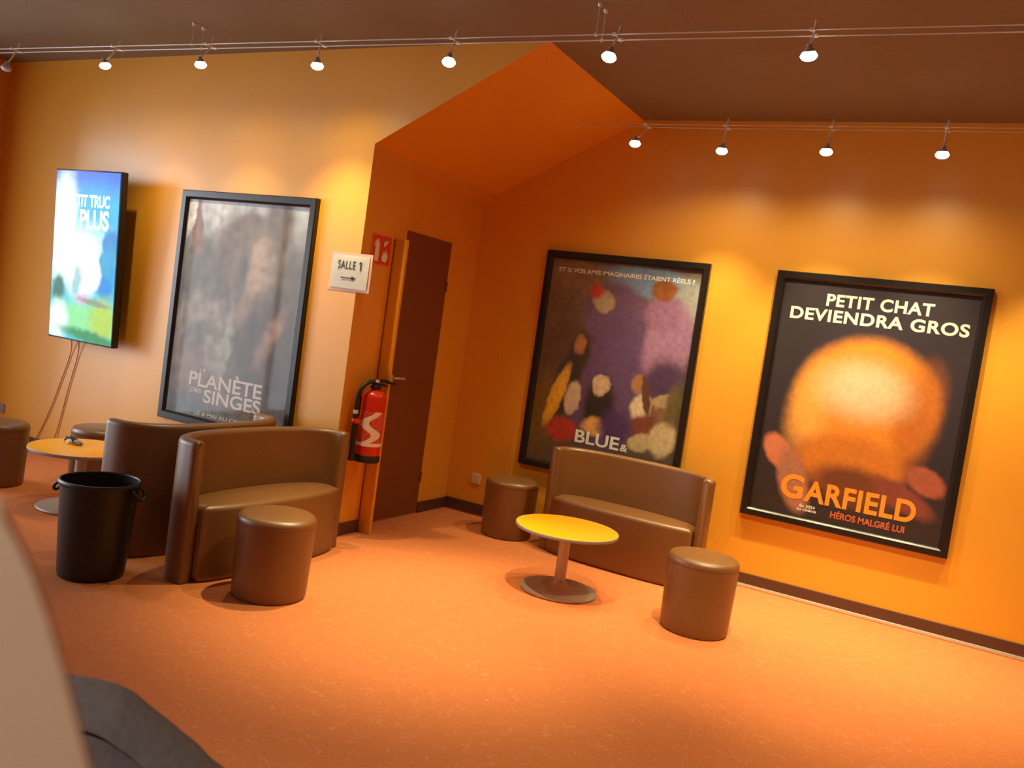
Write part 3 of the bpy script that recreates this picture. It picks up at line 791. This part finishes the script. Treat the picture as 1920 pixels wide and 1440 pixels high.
C_N = ['first spotlight at the left end of the rear cable, against the orange wall', 'second spotlight from the left on the rear cable',
       'third spotlight from the left on the rear cable', 'rightmost spotlight of the rear cable, above the large dark poster']
C_AIM = [(1.3, 1.25, 0), (1.8, 1.48, 0), (2.55, 1.48, 0), (3.2, 1.48, 0)]
for i, (hx, hy) in enumerate(C_H):
    spotlight(C_N[i], (hx, hy, 2.825), 1.10, 2.975, C_AIM[i], G2, [100, 180, 190, 190][i], size=74, blend=1.0, spill=[10, 26, 28, 28][i])
# the same lamps carried on outside the picture, to the right and behind the camera
for k, (h, a, pw) in enumerate((((3.58, -.36, 2.885), (3.5, .35, 0), 280), ((3.85, 1.03, 2.825), (3.95, 1.48, 0), 200),
                                ((1.9, -3.0, 2.9), (2.3, -2.0, 0), 95), ((3.4, -2.6, 2.9), (3.4, -1.3, 0), 105))):
    spotlight('spotlight outside the picture, beyond the right edge or behind the camera', h, h[1], 3.0, a, 'spotlights outside the picture', pw, size=70, blend=1.0)
spotlight('added spotlight outside the picture, behind the camera, aimed at the beige panel and coat', (2.9, -5.3, 2.9), -5.3, 3.0, (2.75, -3.7, 1.05), 'spotlights outside the picture', 150, size=46, blend=.8, color=(1, .92, .80))  # extra lamp added to brighten the beige panel and the coat

def wire(label, pts, r=.0042):
    return tag(link('lighting_wire', tube(bmesh.new(), pts, r, 8), M_wire, None, 60), label, 'wire')
def zw(xx): return ZW-.0064*xx
XS0 = [-3.94, -2.9, -1.9, -1.13, -.2, .8, 1.62, 2.6, 3.6, 4.6]
wire('upper front lighting wire running the width of the ceiling, nearer the room', [(q, wire_y(q)-.038, zw(q)) for q in XS0])
wire('lower front lighting wire running the width of the ceiling, nearer the wall', [(q, wire_y(q)+.038, zw(q)) for q in XS0])
wire('rear lighting wire nearer the room, above the right posters', [(.87, 1.107, 2.995)]+[(q, 1.062, 2.975) for q in (1.5, 2.5, 3.5, 4.6)], .0018)
wire('rear lighting wire nearer the orange wall, above the right posters', [(.90, 1.183, 3.005)]+[(q, 1.138, 2.975) for q in (1.5, 2.5, 3.5, 4.6)], .0018)
def hanger(label, xx, m=M_chrome):
    t = thing('wire_hanger', label, 'hanger', (xx, wire_y(xx), H), 0, 'ceiling hangers of the front cable')
    for sy in (-.038, .038):
        z = zw(xx)-H
        link('rod', tube(bmesh.new(), [(0, sy, -.004), (0, sy, z)], .003, 8), M_wire, t, 50)
        link('ceiling_mount', lathe(bmesh.new(), [(0, 0), (.013, 0), (.013, -.006), (.009, -.016), (0, -.018)], 16, (0, sy, 0)), m, t, 40)
        link('wire_grip', lathe(bmesh.new(), [(0, z-.008), (.007, z-.008), (.007, z+.008), (0, z+.008)], 12, (0, sy, 0)), m, t, 40)
    return t
hanger('pair of bright ceiling hooks holding the front cable at upper left', -1.128)
hanger('pair of ceiling hooks holding the front cable at top centre', 1.633)
a = thing('wire_anchor', 'small metal anchor on the sloping soffit where the rear cable begins', 'anchor', (.885, 1.145, 3.0))
for sy, xx, zz in ((-.038, -.015, -.005), (.038, .015, .005)):
    bm = tube(bmesh.new(), [(xx-.020, sy, zz+.012), (xx, sy, zz), (xx+.02, sy, zz-.003)], .007, 8)
    link('eye_bolt', bm, M_chrome, a, 50)

cl_ = thing('fill_panel', 'rectangular fill panel added on the ceiling outside the picture, behind the camera', 'light', (2.4, -5.75, H))  # made-up panel, added for soft frontal fill
link('frame', nb(-.63, -.33, -.05, .63, .33, -.001, bev=.004), M_alu, cl_)
link('diffuser', nb(-.6, -.3, -.055, .6, .3, -.049), emit('lit_diffuser', (1, .93, .82, 1), 2), cl_)

# ------------------------------------------------------------------ things close to the camera
C0 = Vector((3.4751, -4.2671, 0)); HF = Vector((-math.sin(YAW), math.cos(YAW), 0)); HR = Vector((math.cos(YAW), math.sin(YAW), 0))
ROTN = YAW
pn = [(-.42, 1.43), (-.2138, 1.4128), (-.200, 1.4076), (-.1923, 1.3969), (-.1843, 1.3835), (-.1763, 1.3665), (-.1682, 1.3472), (-.1604, 1.3266), (-.1526, 1.3058),
      (-.1461, 1.2882), (-.136, 1.25), (-.130, 1.18), (-.128, 0), (-.42, 0)]
bm = bmesh.new()
fr_ = [bm.verts.new((u, 0, z)) for u, z in pn]; mid = [bm.verts.new((u-.001 if u > -.4 else u, .004, z)) for u, z in pn]
bk_ = [bm.verts.new((u-.014 if u > -.4 else u, .022, z)) for u, z in pn]
for A_, B_ in ((fr_, mid), (mid, bk_)):
    for i in range(len(pn)):
        j = (i+1) % len(pn); bm.faces.new((A_[i], B_[i], B_[j], A_[j]))
bm.faces.new(fr_); bm.faces.new(bk_[::-1])
o = link('beige_panel', bm, M_panel, None, 30, C0+HF*.34)
o.rotation_euler = (0, 0, ROTN)
tag(o, 'blurred pale beige panel edge slanting across the lower left corner, closest to the camera', 'panel')

# dark coat heaped over a seat back
ct = thing('coat', 'dark grey felt coat bunched up at the bottom edge, beside the beige panel', 'coat', C0+HF*1.40, ROTN)
tp = [(-.95, .74), (-.85, .80), (-.742, .8213), (-.677, .8212), (-.64, .8205), (-.5987, .8166), (-.575, .809), (-.556, .7965), (-.515, .7674), (-.465, .732), (-.4095, .6926), (-.333, .632), (-.27, .56), (-.20, .40), (-.15, .2), (-.13, .01)]
def topz(s):
    for (s0_, z0_), (s1_, z1_) in zip(tp, tp[1:]):
        if s <= s1_: return z0_+(z1_-z0_)*(s-s0_)/(s1_-s0_)
    return tp[-1][1]
bm = bmesh.new(); ns, nt_ = 110, 120; rows = []
from mathutils import noise as mnoise
for i in range(ns+1):
    s_ = -.95+.82*i/ns; zt = topz(s_); row = []
    for j in range(nt_+1):
        q_ = 2*j/nt_-1; u = .5+.5*math.copysign(abs(q_)**1.5, q_)                                    # 0 front hem .. .5 top .. 1 back hem
        th = PI*u; wd = .10+.10*(1-zt/.83)
        yy = -math.cos(th)*wd*(1.0+.5*abs(math.cos(th))); zz = zt*(max(math.sin(th), 0)**.45)
        if j in (0, nt_): zz = 0.0
        nz_ = mnoise.noise(Vector((s_*7, yy*9, zz*7)))*.016+mnoise.noise(Vector((s_*22, yy*20, zz*20)))*.005
        lap = .022 if .345 < u < .5 else 0
        if abs(u-.338) < .008: lap = -.045
        k = min(1, zz/.1) if u < .5 else min(1, zz/.1)
        row.append(bm.verts.new((s_, yy-(lap+nz_)*k*(1-.35*math.sin(th)**6), zz)))
    rows.append(row)
for A, B in zip(rows, rows[1:]):
    for j in range(nt_): bm.faces.new((A[j], B[j], B[j+1], A[j+1]))
bm.faces.new([r for r in rows[0]]); bm.faces.new([r for r in rows[-1]][::-1])
link('coat_cloth', bm, M_coat, ct, 60)
